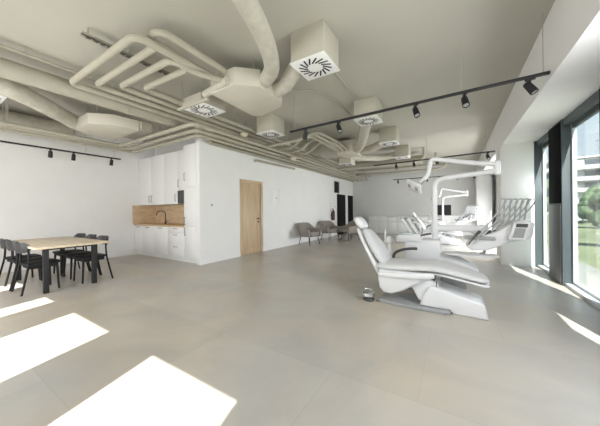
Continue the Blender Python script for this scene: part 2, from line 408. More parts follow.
for i in range(3):
    cabinet(lbs[i], BX[i], BX[i + 1], .13, .86, 3.75, 4.37, [(BX[i], BX[i + 1], .13, .86, 'door', ('h', (BX[i] + BX[i + 1]) / 2, .82))])
cabinet('white three drawer base unit beside the tall cabinet', BX[3], BX[4], .13, .86, 3.75, 4.37,
        [(BX[3], BX[4], .715, .86, 'drawer', ('h', (BX[3] + BX[4]) / 2, .82)), (BX[3], BX[4], .42, .715, 'drawer', ('h', (BX[3] + BX[4]) / 2, .665)), (BX[3], BX[4], .13, .42, 'drawer', ('h', (BX[3] + BX[4]) / 2, .365))], name='drawer_unit', cat='drawers')
tag(MB().box(-8.09, -5.20, 3.81, 3.83, 0, .128).build('plinth', 'lac'), 'white recessed plinth along the floor under the kitchen cabinets', 'plinth')
tag(MB().box(-8.095, BX[4], 3.73, 4.375, .862, .90, .003).build('worktop', 'oak'), 'oak worktop running along the white base cabinets', 'worktop')
MBs = MB().box(-8.095, BX[4], 4.355, 4.378, .902, 1.445); MBs.box(-8.097, -8.075, 3.70, 4.355, .902, 1.445)
tag(MBs.build('splashback', 'splash'), 'oak splashback panel between worktop and upper cabinets', 'panel')
UX = [-8.09, -7.43, -6.76, -6.15, -5.67]; yu = 3.89
cabinet('white upper cabinet at the left corner of the kitchen', UX[0], UX[1], 1.45, 2.83, yu, 4.37, [(UX[0], UX[1], 1.45, 2.83, 'door', ('v', UX[1] - .06, 1.62))], 'wall_cabinet')
cabinet('white upper cabinet above the tap, second from the left', UX[1], UX[2], 1.45, 2.83, yu, 4.37, [(UX[1], UX[2], 1.45, 2.83, 'door', ('v', UX[1] + .06, 1.62))], 'wall_cabinet')
cabinet('white upper cabinet left of the microwave', UX[2], UX[3], 1.45, 2.83, yu, 4.37, [(UX[2], UX[3], 1.45, 2.83, 'door', ('v', UX[3] - .07, 1.62))], 'wall_cabinet')
cabinet('short white upper cabinet above the microwave', UX[3], UX[4], 1.80, 2.83, yu, 4.37, [(UX[3], UX[4], 1.80, 2.83, 'door', ('v', UX[3] + .07, 1.98))], 'wall_cabinet')
t = thing('microwave', 'built-in black microwave beside the tall white cabinet', 'microwave', ((UX[3] + UX[4]) / 2, 4.1, 1.45))
MB().box(-.238, .238, -.19, .26, .002, .345).build('body', 'gap', t)
MB().box(-.236, .15, -.21, -.191, .004, .343, .003).build('door', 'appliance', t)
MB().box(.152, .236, -.21, -.191, .004, .343, .003).build('control_panel', 'darkpl', t)
TX0, TX1 = -5.665, -5.195
cabinet('tall white cabinet at the right end of the kitchen', TX0, TX1, .13, 2.87, 3.75, 4.37,
        [(TX0, TX1, .13, .885, 'door', ('v', TX0 + .05, .76)), (TX0, TX1, .885, 1.85, 'door', ('v', TX0 + .05, 1.02)), (TX0, TX1, 1.85, 2.87, 'door', ('v', TX0 + .05, 2.10))], 'tall_cabinet')
t = thing('kitchen_tap', 'black gooseneck tap on the oak worktop', 'tap', (-7.25, 4.20, .90))
MB().cyl((0, 0, 0), (0, 0, .05), .026).tube([(0, 0, .05), (0, 0, .34), (-.06, -.10, .385), (-.11, -.19, .34), (-.11, -.19, .24)], .012, 10, fillet=.10).build('spout', 'black', t)
MB().cyl((.02, 0, .06), (.06, 0, .07), .012).cyl((.055, 0, .07), (.085, 0, .12), .007).build('lever', 'black', t)

# ------------------------------------------------------------------ wall fittings
t = thing('electrical_cabinet', 'flush white electrical cabinet door right of the oak door', 'electrical cabinet', (XD, 6.70, 1.45))
MB().box(0, .004, -.19, .19, 0, .54, .001).build('frame', 'lac', t)
MB().box(.004, .007, -.175, .175, .015, .525, .001).build('door', 'lac', t)
MB().cyl((.006, 0, .22), (.016, 0, .22), .016).build('latch', 'black', t)
t = thing('fire_extinguisher', 'dark red fire extinguisher hung on the partition wall beside the black door', 'extinguisher', (XD + .10, 11.05, .78))
MB().lathe([(.0, 0), (.075, .0), (.08, .02), (.08, .36), (.06, .42), (.025, .45), (.0, .45)]).build('cylinder', 'red', t)
MB().cyl((0, 0, .44), (0, 0, .50), .02).box(-.012, .012, -.10, .03, .50, .525, .004).box(-.012, .012, -.09, .03, .53, .55, .004).build('valve', 'black', t)
MB().tube([(0, .02, .48), (.03, .09, .42), (.04, .10, .2), (.03, .09, .1)], .011, 8, fillet=.06).build('hose', 'black', t)
MB().box(-.10, -.075, -.03, .03, .18, .32).build('bracket', 'black', t)
for y, z, lb in ((4.08, 1.40, 'small light switch left of the oak door near the corner'), (10.93, 1.56, 'small light switch above the fire extinguisher'), (11.45, 1.42, 'small light switch just left of the black door')):
    t = thing('light_switch', lb, 'switch', (XD, y, z - .06))
    MB().box(0, .010, -.042, .042, .02, .105, .003).build('plate', 'white_plate', t)
    MB().box(.010, .016, -.024, .024, .038, .087, .002).build('rocker', 'greypl', t)
t = thing('wall_vent', 'dark ventilation grille above the nearer black door', 'vent', (XD, 11.7, 2.12))
MB().box(0, .012, -.30, .30, 0, .56, .002).build('backing', 'darkdoor', t)
MB().box(0, .02, -.32, -.29, -.02, .58).box(0, .02, .29, .32, -.02, .58).box(0, .02, -.29, .29, -.02, .01).box(0, .02, -.29, .29, .55, .58).build('frame', 'greypl', t)
sl = MB()
for k in range(8): sl.box(.012, .02, -.29, .29, .04 + k * .065, .05 + k * .065)
sl.build('louvre', 'darkpl', t)

# ------------------------------------------------------------------ low cabinets by the far wall
ordn = ['leftmost low white cabinet by the far wall, nearest the black doors', 'low white cabinet by the far wall, second from the left', 'middle low white cabinet by the far wall', 'low white cabinet by the far wall, fourth from the left', 'low white cabinet by the far wall nearest the windows']
for i in range(5):
    x0 = -4.0 + i * .96
    t = thing('low_cabinet', ordn[i], 'cabinet', (x0 + .48, 13.78, 0), group='low white cabinets along the far wall')
    MB().box(-.478, .478, -.22, .26, .06, .85).build('body', 'gap', t)
    MB().box(-.478, .478, -.20, .24, 0, .06).build('plinth', 'lac', t)
    MB().box(-.48, .48, -.26, .262, .855, .885, .003).build('top', 'lac', t)
    for k in range(2):
        MB().box(-.476 + k * .479, -.003 + k * .479, -.24, -.221, .065, .62, .002).build('door', 'lac', t)
        MB().box(-.476 + k * .479, -.003 + k * .479, -.24, -.221, .625, .85, .002).build('drawer', 'lac', t)

# ------------------------------------------------------------------ dining table and chairs
t = thing('dining_table', 'pale oak dining table with black square legs', 'table', (-6.19, 1.54, 0), math.radians(1))
MB().box(-.95, .95, -.47, .47, .705, .74, .004).build('tabletop', 'tableoak', t)
for sx in (-1, 1):
    for sy in (-1, 1):
        cx, cy = sx * .745, sy * .31
        MB().box(cx - .032, cx + .032, cy - .032, cy + .032, 0, .704, .003).build('leg', 'black', t)
MB().box(-.71, .71, -.325, -.30, .665, .704).box(-.71, .71, .30, .325, .665, .704).box(-.757, -.733, -.278, .278, .665, .704).box(.733, .757, -.278, .278, .665, .704).build('apron', 'black', t)

def dining_chair(label, loc, rz):
    t = thing('dining_chair', label, 'chair', loc, rz, 'black dining chairs around the oak table')
    # seat faces local +Y, back at -Y
    pts = []
    for k in range(28):
        a = 2 * PI * k / 28; ca, sa = math.cos(a), math.sin(a)
        pts.append((.215 * math.copysign(abs(ca) ** .45, ca) * (1.0 + .06 * sa), .21 * math.copysign(abs(sa) ** .45, sa) + .02))
    MB().prism(pts, 'z', .425, .46, .008).build('seat', 'blackwood', t)
    MB().box(-.17, .17, .155, .175, .375, .425).box(-.17, .17, -.145, -.125, .375, .425).box(-.185, -.165, -.14, .17, .375, .425).box(.165, .185, -.14, .17, .375, .425).build('seat_frame', 'blackwood', t)
    for s in (-1, 1):
        MB().tube([(s * .19, .19, 0), (s * .175, .17, .43)], .014, 10, r1=.018).build('leg', 'blackwood', t)
    for s in (-1, 1):
        MB().tube(smooth_path([(s * .235, -.25, 0), (s * .215, -.19, .30), (s * .205, -.165, .46), (s * .195, -.16, .62), (s * .19, -.165, .70)], 4), .014, 10).build('leg', 'blackwood', t)
    # curved backrest band
    rings = []
    n = 22
    for k in range(n + 1):
        a = math.radians(-80 + 160 * k / n); x = .205 * math.sin(a); y = -.115 - .13 * math.cos(a)
        endk = min(1, 4 * min(k, n - k) / n + .35); h = .088 * endk; zc = .715 - .012 * (1 - endk)
        nx, ny = math.sin(a), -math.cos(a); tt = .013; tilt = .12
        ring = []
        for q in range(10):
            b = 2 * PI * q / 10; o_ = tt * math.cos(b); z = h * math.sin(b) * (1.0)
            ring.append(Vector((x + nx * (o_ + z * tilt), y + ny * (o_ + z * tilt), zc + z)))
        rings.append(ring)
    MB().rings(rings).build('backrest', 'blackwood_sheen', t)
    return t
ch0 = dining_chair('black dining chair on the near side of the table, at its right end', (-5.80, 1.245, 0), math.radians(2))
dup(ch0, (-6.32, 1.235, 0), math.radians(-2), 'black dining chair in the middle of the near side of the table')
dup(ch0, (-6.80, 1.235, 0), math.radians(3), 'black dining chair on the near side, cut by the left edge of the photo')
dup(ch0, (-5.77, 1.925, 0), math.radians(181), 'black dining chair on the far side of the table, at its right end')
dup(ch0, (-6.32, 1.93, 0), math.radians(179), 'black dining chair in the middle of the far side of the table')
dup(ch0, (-6.87, 1.93, 0), math.radians(182), 'black dining chair on the far side, farthest left beside the white wall')

# ------------------------------------------------------------------ armchairs
def armchair(label, loc, rz):
    # front is +X
    t = thing('armchair', label, 'armchair', loc, rz)
    pts = []
    for k in range(24):
        a = 2 * PI * k / 24; ca, sa = math.cos(a), math.sin(a)
        pts.append((.29 * math.copysign(abs(ca) ** .5, ca) + .02, .27 * math.copysign(abs(sa) ** .5, sa)))
    MB().prism(pts, 'z', .33, .47, .035, 3).build('seat', 'fabric', t)
    rings = []; n = 30
    for k in range(n + 1):
        u = k / n; a = math.radians(-180 + 0) ; s = (u - .5) * 2
        ang = s * math.radians(90)
        if abs(s) < .6:
            b = s / .6 * math.radians(90); x = -.06 - .27 * math.cos(b); y = .31 * math.sin(b); nx, ny = -math.cos(b), math.sin(b)
        else:
            e = (abs(s) - .6) / .4; x = -.06 + .34 * e; y = math.copysign(.31, s); nx, ny = 0, math.copysign(1, s)
        ht = .80 - .20 * min(1, max(0, (abs(s) - .30) / .35)) - .03 * max(0, (abs(s) - .6) / .4)
        zb, th = .30, .035; ring = []
        for q in range(14):
            c = 2 * PI * q / 14; o_ = th * math.cos(c); zz = math.sin(c); zz = math.copysign(abs(zz) ** .4, zz)
            z = (ht + zb) / 2 + (ht - zb) / 2 * zz; lean = .10 * (z - .45) * (1 if abs(s) < .45 else .5)
            ring.append(Vector((x + nx * (o_ + lean), y + ny * (o_ + lean), z)))
        rings.append(ring)
    MB().rings(rings).build('shell', 'fabric', t)
    MB().box(-.24, .24, -.24, .24, .305, .33).build('under_frame', 'black', t)
    for sx in (-1, 1):
        for sy in (-1, 1):
            MB().tube([(sx * .27, sy * .28, 0), (sx * .21, sy * .22, .31)], .010, 8, r1=.013).build('leg', 'black', t)
    return t
a0 = armchair('taupe armchair nearest the oak door, back against the partition wall', (-4.56, 8.02, 0), math.radians(-12))
dup(a0, (-4.52, 9.72, 0), math.radians(-25), 'taupe armchair between the other two, facing the room')
dup(a0, (-3.74, 9.98, 0), math.radians(-125), 'taupe armchair farthest from the partition wall, facing the other two')

# ------------------------------------------------------------------ dental chair
def dental_chair(label, loc, rz=0):
    # local X runs towards the foot end, Y is the width; origin on the floor below the seat
    t = thing('dental_chair', label, 'dental chair', loc, rz)
    MB().prism([(-.53, -.20), (-.35, -.25), (-.10, -.265), (.27, -.265), (.31, -.22), (.31, .22), (.27, .265), (-.10, .265), (-.35, .25), (-.53, .20)], 'z', 0, .04, .012).build('base_plate', 'greypl', t)
    MB().prism([(-.03, .042), (.30, .042), (.33, .0), (.675, .0), (.64, .15), (.60, .18), (.13, .30), (.08, .295), (.0, .15)], 'y', -.205, .205, .025, 3).build('base_cover', 'dent', t)
    MB().prism([(-.18, .36), (-.05, .10), (.04, .06), (.18, .30), (.15, .34), (-.10, .42)], 'y', -.16, .16, .02).build('lift_arm', 'dent', t)
    MB().box(-.02, .14, -.10, .10, .33, .42, .01).build('pivot_block', 'darkpl', t)
    MB().cyl((.16, -.19, .30), (.16, -.19, .37), .006).build('pin', 'darkpl', t)
    MB().prism([(-.52, .46), (-.54, .33), (-.52, .21), (-.46, .145), (-.36, .14), (-.22, .20), (-.06, .31), (.02, .36), (.12, .40), (.13, .46)], 'y', -.25, .25, .04, 3).build('seat_shell', 'dent', t)
    for s in (-1, 1):
        MB().pad(smooth_path([(-.52, s * .262, .39, .02, .02), (-.48, s * .262, .392, .035, .06), (-.2, s * .262, .405, .04, .075), (.07, s * .262, .435, .04, .075), (.14, s * .262, .445, .03, .05)], 4), 14).build('side_rail', 'dent', t)
    MB().pad(smooth_path([(-.57, 0, .49, .40, .03), (-.53, 0, .493, .50, .08), (-.40, 0, .495, .53, .095), (-.15, 0, .505, .54, .095), (.05, 0, .522, .54, .095), (.20, 0, .518, .53, .09), (.38, 0, .485, .50, .08), (.54, 0, .45, .45, .07), (.64, 0, .425, .38, .06), (.68, 0, .415, .28, .03)], 6), 28, 3.6).build('seat_cushion', 'vinyl', t)
    MB().pad(smooth_path([(.06, 0, .455, .40, .02), (.25, 0, .448, .46, .05), (.48, 0, .405, .42, .045), (.64, 0, .368, .34, .04), (.69, 0, .36, .26, .02)], 5), 24, 3.2).build('leg_rest_shell', 'dent', t)
    sh = MB().pad(smooth_path([(-.50, 0, .30, .30, .05), (-.555, 0, .43, .42, .08), (-.65, 0, .63, .48, .07), (-.76, 0, .82, .40, .06), (-.835, 0, .93, .26, .05), (-.87, 0, .98, .14, .03)], 6), 28, 3.2).build('backrest', 'dent', t)
    MB().pad(smooth_path([(-.46, 0, .51, .34, .03), (-.485, 0, .54, .44, .09), (-.57, 0, .68, .49, .115), (-.66, 0, .82, .44, .10), (-.74, 0, .93, .30, .08), (-.765, 0, .965, .22, .03)], 6), 28, 3.4).build('back_cushion', 'vinyl', sh)
    hd = MB().pad(smooth_path([(-.765, 0, .975, .10, .03), (-.78, 0, .995, .20, .085), (-.83, 0, 1.055, .27, .11), (-.88, 0, 1.115, .24, .09), (-.90, 0, 1.14, .15, .03)], 5), 24, 2.8).build('headrest', 'dent', t)
    MB().box(-.875, -.845, -.03, .03, .92, 1.06, .008).build('headrest_bracket', 'greypl', hd)
    MB().tube(smooth_path([(-.44, .30, .51), (-.42, .31, .59), (-.33, .31, .645), (-.20, .31, .675), (-.11, .31, .68)], 5), .02, 10).build('armrest', 'darkpl', t)
    return t
dc = dental_chair('white dental chair with pale grey cushions in the foreground', (-.36, 3.67, 0))

# ------------------------------------------------------------------ dental unit
def dental_unit(label, loc, rz=0):
    t = thing('dental_unit', label, 'dental unit', loc, rz)
    MB().box(-.25, .24, -.16, .20, .02, .79, .03).build('cabinet_body', 'dent', t)
    MB().box(-.22, .21, -.13, .17, 0, .03).build('foot', 'greypl', t)
    MB().pad(smooth_path([(.22, -.02, .45, .28, .30), (.36, -.02, .44, .32, .30), (.54, -.02, .39, .30, .24), (.66, -.02, .33, .24, .16), (.70, -.02, .31, .14, .06)], 5), 22, 3).build('base_cover', 'dent', t)
    MB().box(.24, .56, -.13, .09, 0, .32, .02).build('base_pedestal', 'greypl', t)
    # cuspidor to the left of the body
    cu = MB().prism([(-.38, .75), (-.37, .735), (-.02, .72), (.0, .74), (-.02, .86), (-.07, .87), (-.34, .85), (-.375, .82)], 'y', -.16, .10, .02).build('cuspidor', 'dent', t)
    MB().lathe([(.0, .845), (.09, .85), (.12, .87), (.115, .877), (.08, .865), (.0, .857)], (-.23, -.03, 0)).build('bowl', 'ltblue', cu)
    MB().tube([(-.04, -.02, .86), (-.03, -.02, 1.00), (-.10, -.02, 1.05), (-.17, -.02, 1.03), (-.19, -.02, .96)], .012, 10, fillet=.06).build('water_spout', 'dent', cu)
    for i, (dx, dy) in enumerate(((0, -.08), (.05, -.05), (.09, -.10))):
        h = MB().tube([(-.14 + dx, dy, .84), (-.30 + dx, dy - .02, 1.10)], .009, 10, r1=.014).build('suction_handle', 'dent' if i != 1 else 'silver', t)
        MB().cyl((-.30 + dx, dy - .02, 1.10), (-.315 + dx, dy - .022, 1.125), .017).build('nozzle', 'greypl', h)
    h = MB().tube([(-.02, .10, .84), (-.17, .12, 1.09)], .014, 10, r1=.022).build('suction_handle', 'greypl', t)
    MB().tube(smooth_path([(-.06, -.13, .80), (-.01, -.14, .85), (.06, -.12, .87), (.12, -.10, .88)], 5), .016, 10).build('suction_hose', 'darkpl', t)
    # cup filler on its own slim stem
    cf = MB().tube([(-.52, .02, 0), (-.52, .02, .72)], .032, 12).cyl((-.52, .02, 0), (-.52, .02, .02), .10).lathe([(.0, .70), (.085, .70), (.09, .715), (.075, .735), (.03, .80), (.0, .805)], (-.52, .02, 0)).build('cup_filler', 'dent', t)
    MB().cyl((-.585, .02, .72), (-.585, .02, .91), .013).build('filler_pipe', 'dent', cf)
    # post, horizontal arm, lamp arm
    MB().tube([(.165, 0, .74), (.165, 0, 1.70), (.42, 0, 1.73), (.92, 0, 1.77)], .036, 14, fillet=.12, fseg=8).build('post', 'dent', t)
    MB().cyl((.165, 0, .74), (.165, 0, .80), .05).build('post_collar', 'dent', t)
    MB().cyl((.93, 0, 1.74), (.93, 0, 1.89), .040).ell((.93, 0, 1.89), .040, .040, .03).ell((.93, 0, 1.74), .040, .040, .03).build('arm_joint', 'dent', t)
    la = MB().tube([(.93, 0, 1.86), (.55, -.01, 1.93), (.12, -.02, 2.03), (.08, -.03, 1.78), (-.03, -.04, 1.66)], .033, 14, fillet=.07, fseg=8).build('lamp_arm', 'dent', t)
    R = Matrix.Translation((-.10, -.05, 1.61)) @ Matrix.Rotation(math.radians(-48), 4, 'X') @ Matrix.Rotation(math.radians(40), 4, 'Y')
    m = MB()
    m.box(-.155, .125, -.10, .10, -.035, .02, .03, R); m.box(-.03, .05, -.03, .03, .01, .09, .015, R)
    lh = m.build('lamp_head', 'dent', la)
    for lx in (-.115, .03): MB().box(lx, lx + .055, -.035, .035, -.041, -.033, .004, R).build('lens', 'greypl', lh)
    MB().tube([R @ Vector((.04, -.02, .0)), R @ Vector((.09, -.06, .03)), R @ Vector((.08, -.08, .12))], .012, 8, fillet=.03).build('lamp_handle', 'greypl', lh)
    # delivery arm and head
    MB().box(.12, .80, -.045, .045, .92, 1.005, .025).cyl((.165, 0, .89), (.165, 0, 1.03), .055).build('delivery_arm', 'dent', t)
    MB().cyl((.78, 0, .80), (.78, 0, 1.02), .045).build('delivery_pivot', 'dent', t)
    hdp = [(.56, .73), (.62, .68), (.80, .69), (1.04, .82), (1.21, .86), (1.25, .90), (1.27, 1.06), (1.23, 1.09), (1.08, 1.08), (.92, .96), (.64, .84)]
    hd = MB().prism(hdp, 'y', -.22, .24, .025, 3).build('delivery_head', 'dent', t)
    MB().box(.54, .88, -.25, -.20, .83, .88, .012).build('holder_rail', 'greypl', hd)
    for i in range(6):
        bx = .62 + .062 * i; ax = .90 + .068 * i; yy = -.22 + .06 * i
        wh = MB().tube(smooth_path([(bx + .24, yy + .06, 1.0), (bx + .30, yy + .05, 1.09), (ax + .02, yy + .03, 1.33), (ax + .06, yy + .01, 1.372), (ax + .085, yy - .01, 1.365), (ax + .08, yy - .03, 1.325), (ax + .02, yy - .05, 1.23), (bx + .18, yy - .07, 1.05), (bx + .08, yy - .08, .94)], 6), .0095, 8).build('instrument_whip', 'silver', t)
        MB().tube([(bx + .09, yy - .08, .955), (bx + .03, yy - .09, .88), (bx - .04, yy - .095, .765)], .020 if i in (0, 2, 3) else .012, 10, r1=.006).build('handpiece', 'darkpl' if i in (0, 2, 3) else 'chrome', wh)
    pn = MB().prism([(1.00, .86), (1.17, .86), (1.21, 1.07), (1.05, 1.07)], 'y', -.33, -.215, .012).build('control_panel', 'dent', t)
    MB().prism([(1.067, 1.015), (1.177, 1.015), (1.186, 1.06), (1.076, 1.06)], 'y', -.336, -.33).build('display', 'darkpl', pn)
    kp = MB(); kp.prism([(1.035, .885), (1.14, .885), (1.166, 1.005), (1.062, 1.005)], 'y', -.334, -.33)
    for r in range(3):
        for c in range(4): kp.box(1.045 + c * .023 + r * .008, 1.060 + c * .023 + r * .008, -.337, -.334, .898 + r * .036, .918 + r * .036, .002)
    kp.build('keypad', 'greypl', pn)
    # instrument tray under the head
    pts = [(.60 + .33 * math.copysign(abs(math.cos(a)) ** .7, math.cos(a)), -.12 + .17 * math.copysign(abs(math.sin(a)) ** .7, math.sin(a))) for a in [2 * PI * k / 32 for k in range(32)]]
    tr = MB().prism(pts, 'z', .60, .62, .006).build('tray', 'dent', t)
    MB().tube([(.72, -.05, .61), (.78, 0, .63), (.78, 0, .82)], .018, 10, fillet=.03).build('tray_arm', 'greypl', t)
    return t
du = dental_unit('white dental unit with lamp arm and instrument whips behind the foreground dental chair', (-.43, 4.38, 0))
dup(dc, (-.36 - .12, 3.67 + 6.6, 0), 0, 'white dental chair in the distance, half hidden behind the nearer dental unit')
du2 = dup(du, (-.43 - .13, 4.38 + 6.6, 0), 0, 'white dental unit in the distance near the far white column')
t = thing('monitor', 'black monitor behind the post of the distant dental unit', 'monitor', (-.40, 11.75, 0))
MB().cyl((0, 0, 0), (0, 0, .02), .18).tube([(0, .03, .02), (0, .03, 1.2)], .025, 10).build('stand', 'dent', t)
MB().box(-.27, .27, -.02, .015, 1.0, 1.42, .008).build('housing', 'darkpl', t)
MB().box(-.26, .26, -.023, -.019, 1.02, 1.41).build('screen', 'screen', t)

t = thing('foot_control', 'round chrome foot control on the floor beside the foreground dental chair', 'foot control', (-1.03, 3.46, 0))
MB().lathe([(.0, 0), (.075, 0), (.08, .012), (.075, .03), (.05, .05), (.0, .05)]).build('base', 'darkpl', t)
MB().lathe([(.0, .05), (.075, .05), (.09, .07), (.085, .11), (.045, .125), (.0, .13)]).build('pedal', 'chrome', t)
MB().tube([(-.05, 0, .10), (-.05, 0, .155), (.05, 0, .155), (.05, 0, .10)], .006, 8, fillet=.03).build('carry_handle', 'chrome', t)
tag(MB().tube(smooth_path([(-.93, 3.46, .008), (-.88, 3.47, .008), (-.80, 3.52, .008)], 5), .007, 8).build('cable', 'darkpl'), 'dark cable on the floor between foot control and dental chair', 'cable')

# ------------------------------------------------------------------ ceiling services
def pipe(label, pts, r, m='pipe', hang=(), fillet=.12, name='insulated_pipe', cat='pipe', group=None, n=14):
    t = thing(name, label, cat, pts[0], 0, group); o = Vector(pts[0])
    MB().tube([Vector(p) - o for p in pts], r, n, fillet=fillet).build('run', m, t)
    for x, y, z in hang:
        h = MB().cyl(Vector((x, y, z)) - o, Vector((x, y, H)) - o, .006, 6)
        h.tube([Vector((x + math.cos(a) * (r + .004), y, z + math.sin(a) * (r + .004))) - o for a in [2 * PI * k / 16 for k in range(17)]], .005, 6)
        h.build('hanger', 'rail', t)
    return t
ZP = 3.12
def hg(x, ys, z=ZP): return [(x, y, z) for y in ys]
pipe('beige insulated pipe with the outermost bend, farthest left of the four looping pipes', [(-2.86, 2.42, ZP), (-2.86, 1.35, ZP), (-4.70, 1.35, ZP), (-4.70, 13.9, ZP)], .043, hang=hg(-4.70, (4.2, 6.7, 9.2, 11.7)))
pipe('beige insulated pipe with the second bend from the left', [(-2.88, 1.57, ZP), (-4.46, 1.57, ZP), (-4.46, 13.9, ZP)], .042, hang=hg(-4.46, (4.3, 6.8, 9.3, 11.8)))
pipe('beige insulated pipe with the third bend, running on to the large fan coil', [(-2.72, 2.42, ZP - .06), (-2.88, 2.05, ZP - .06), (-2.92, 1.78, ZP - .02), (-4.22, 1.78, ZP), (-4.22, 13.9, ZP)], .041, hang=hg(-4.22, (4.4, 6.9, 9.4, 11.9)))
pipe('beige insulated pipe with the innermost bend of the four', [(-2.93, 2.0, ZP - .04), (-3.99, 2.0, ZP), (-3.99, 13.9, ZP)], .040, hang=hg(-3.99, (3.9, 7.0, 9.5, 12.0)))
pipe('beige pipe hairpin close under the ceiling beside the large fan coil', [(-2.70, 2.42, 3.19), (-2.70, 1.58, 3.22), (-2.82, 1.49, 3.22), (-2.96, 1.58, 3.22), (-2.96, 2.42, 3.19)], .041, fillet=.08, hang=[(-2.70, 2.0, 3.21)])
xl = ['upper', 'middle', 'lower']
for i, (y, z, xc, r) in enumerate(((2.93, 2.87, -6.90, .040), (3.16, 2.86, -7.05, .040), (3.38, 2.85, -7.28, .040))):
    pipe('beige pipe crossing above the kitchen, %s of the three in view' % xl[i], [(xc, -.9, z), (xc, y - .02, z), (-4.08 - .23 * i, y - .02, z), (-4.08 - .23 * i, 13.6, z)], r, fillet=.10, hang=[(xc, 1.1, z), (-5.6, y - .02, z)])
tag_d = pipe('large ribbed beige air duct running under the ceiling from the left edge', [(-4.98, -.9, 3.14), (-4.98, 3.05, 3.14)], .125, 'duct', hang=[(-4.98, .3, 3.14), (-4.98, 2.2, 3.14)], name='air_duct', cat='duct', n=24)
pipe('fat beige duct along the top of the left white wall', [(-7.80, -.9, 3.18), (-7.80, 1.9, 3.18), (-7.65, 2.25, 3.16)], .17, 'flex', hang=[(-7.80, .4, 3.18)], name='air_duct', cat='duct', n=24)
pipe('thin beige conduit above the ribbed duct', [(-4.70, -.9, 3.30), (-4.70, 1.9, 3.30)], .018, hang=[(-4.70, .9, 3.30)], name='conduit', cat='conduit')
# perforated strut with clamps
t = thing('mounting_rail', 'perforated mounting rail hung above the bending pipes', 'rail', (-3.62, 1.14, 3.28))
MB().box(-.025, .025, 0, 1.05, 0, .012).box(-.025, -.018, 0, 1.05, 0, .045).box(.018, .025, 0, 1.05, 0, .045).build('channel', 'rail', t)
sl = MB()
for k in range(14): sl.box(-.009, .009, .04 + k * .07, .085 + k * .07, -.002, .001)
sl.build('slots', 'slot', t)
for y in (.06, .5, .95): MB().cyl((0, y, .0), (0, y, H - 3.28), .007, 8).build('threaded_rod', 'rail', t)

# fan coil units
def fan_coil(label, poly, z0, z1, grille=None):
    xs = [p[0] for p in poly]; ys = [p[1] for p in poly]; c = ((min(xs) + max(xs)) / 2, (min(ys) + max(ys)) / 2)
    t = thing('fan_coil_unit', label, 'fan coil unit', (c[0], c[1], z0))
    P = [(p[0] - c[0], p[1] - c[1]) for p in poly]
    MB().prism(P, 'z', 0, z1 - z0, .006).build('casing', 'casing', t)
    for sx in (-1, 1):
        for sy in (-1, 1):
            MB().cyl((sx * .25, sy * .25, z1 - z0), (sx * .25, sy * .25, H - z0), .006, 6).build('threaded_rod', 'rail', t)
    if grille:
        x0, x1, y0, y1 = grille; g = MB().box(x0 - c[0], x1 - c[0], y0 - c[1], y1 - c[1], .02, z1 - z0 - .02).build('plenum', 'rail', t)
        gl = MB(); n = int((y1 - y0) / .03)
        for k in range(n): gl.box(x1 - c[0], x1 - c[0] + .006, y0 - c[1] + .005 + k * .03, y0 - c[1] + .016 + k * .03, .025, z1 - z0 - .025)
        gl.build('grille', 'box', g)
    return t
fc = fan_coil('large beige fan coil unit beside the looping pipes, fed by the fat flexible duct', [(-3.02, 2.44), (-2.52, 2.42), (-2.27, 2.66), (-2.30, 3.22), (-2.42, 3.36), (-2.98, 3.50), (-3.08, 3.40)], 2.96, 3.20)
o_ = Vector(fc.location)
MB().cyl(Vector((-3.22, 2.50, 3.03)) - o_, Vector((-2.62, 2.40, 3.03)) - o_, .055, 16).build('sleeve', 'flex', fc)
t = thing('mounting_rail', 'plain mounting rail left of the large fan coil unit', 'rail', (-3.9, 2.50, 2.93))
MB().box(0, .75, -.022, .022, 0, .03, .003).build('channel', 'box', t)
for x in (.1, .65): MB().cyl((x, 0, .0), (x, 0, H - 2.93), .006, 8).build('threaded_rod', 'rail', t)
fan_coil('beige fan coil unit above the dining area near the left wall', [(-6.62, 2.12), (-6.35, 1.90), (-5.76, 1.90), (-5.47, 2.20), (-5.43, 2.62), (-6.58, 2.68)], 2.90, 3.10, (-5.60, -5.36, 2.63, 2.84))
fan_coil('beige fan coil unit farthest from the window, in the middle of the pipe cluster', [(-2.98, 6.98), (-2.52, 6.98), (-2.44, 7.06), (-2.44, 7.60), (-2.98, 7.60)], 2.90, 3.30, (-3.55, -2.99, 7.05, 7.5))

# flexible ducts
pipe('fat wrinkled flexible duct dropping from the top edge of the photo', [tuple(p) for p in smooth_path([(-1.10, -.5, 3.20), (-1.30, .5, 3.20), (-1.50, 1.30, 3.18), (-1.72, 2.05, 3.14), (-2.0, 2.58, 3.10), (-2.34, 2.80, 3.09)], 6)], .10, 'flex', fillet=0, name='flexible_duct', cat='duct', n=24)
pipe('short flexible duct between the large fan coil and the nearest diffuser box', [tuple(p) for p in smooth_path([(-2.33, 3.08, 3.08), (-2.1, 3.02, 3.09), (-1.9, 2.90, 3.13), (-1.66, 2.78, 3.18)], 5)], .11, 'flex', fillet=0, name='flexible_duct', cat='duct', n=24)
pipe('flexible duct bending from the dining fan coil towards the left edge', [tuple(p) for p in smooth_path([(-6.30, 2.15, 3.02), (-6.50, 2.02, 3.04), (-6.35, 1.75, 3.08), (-5.95, 1.32, 3.10), (-5.72, .95, 3.13), (-5.75, .70, 3.16)], 6)], .135, 'flex', fillet=0, name='flexible_duct', cat='duct', n=24)
pipe('flexible duct curving up to the diffuser box behind the near light track', [tuple(p) for p in smooth_path([(-2.44, 7.15, 3.02), (-2.2, 6.75, 3.02), (-1.95, 6.2, 3.06), (-1.70, 5.6, 3.12), (-1.55, 5.2, 3.18)], 6)], .115, 'flex', fillet=0, name='flexible_duct', cat='duct', n=20)
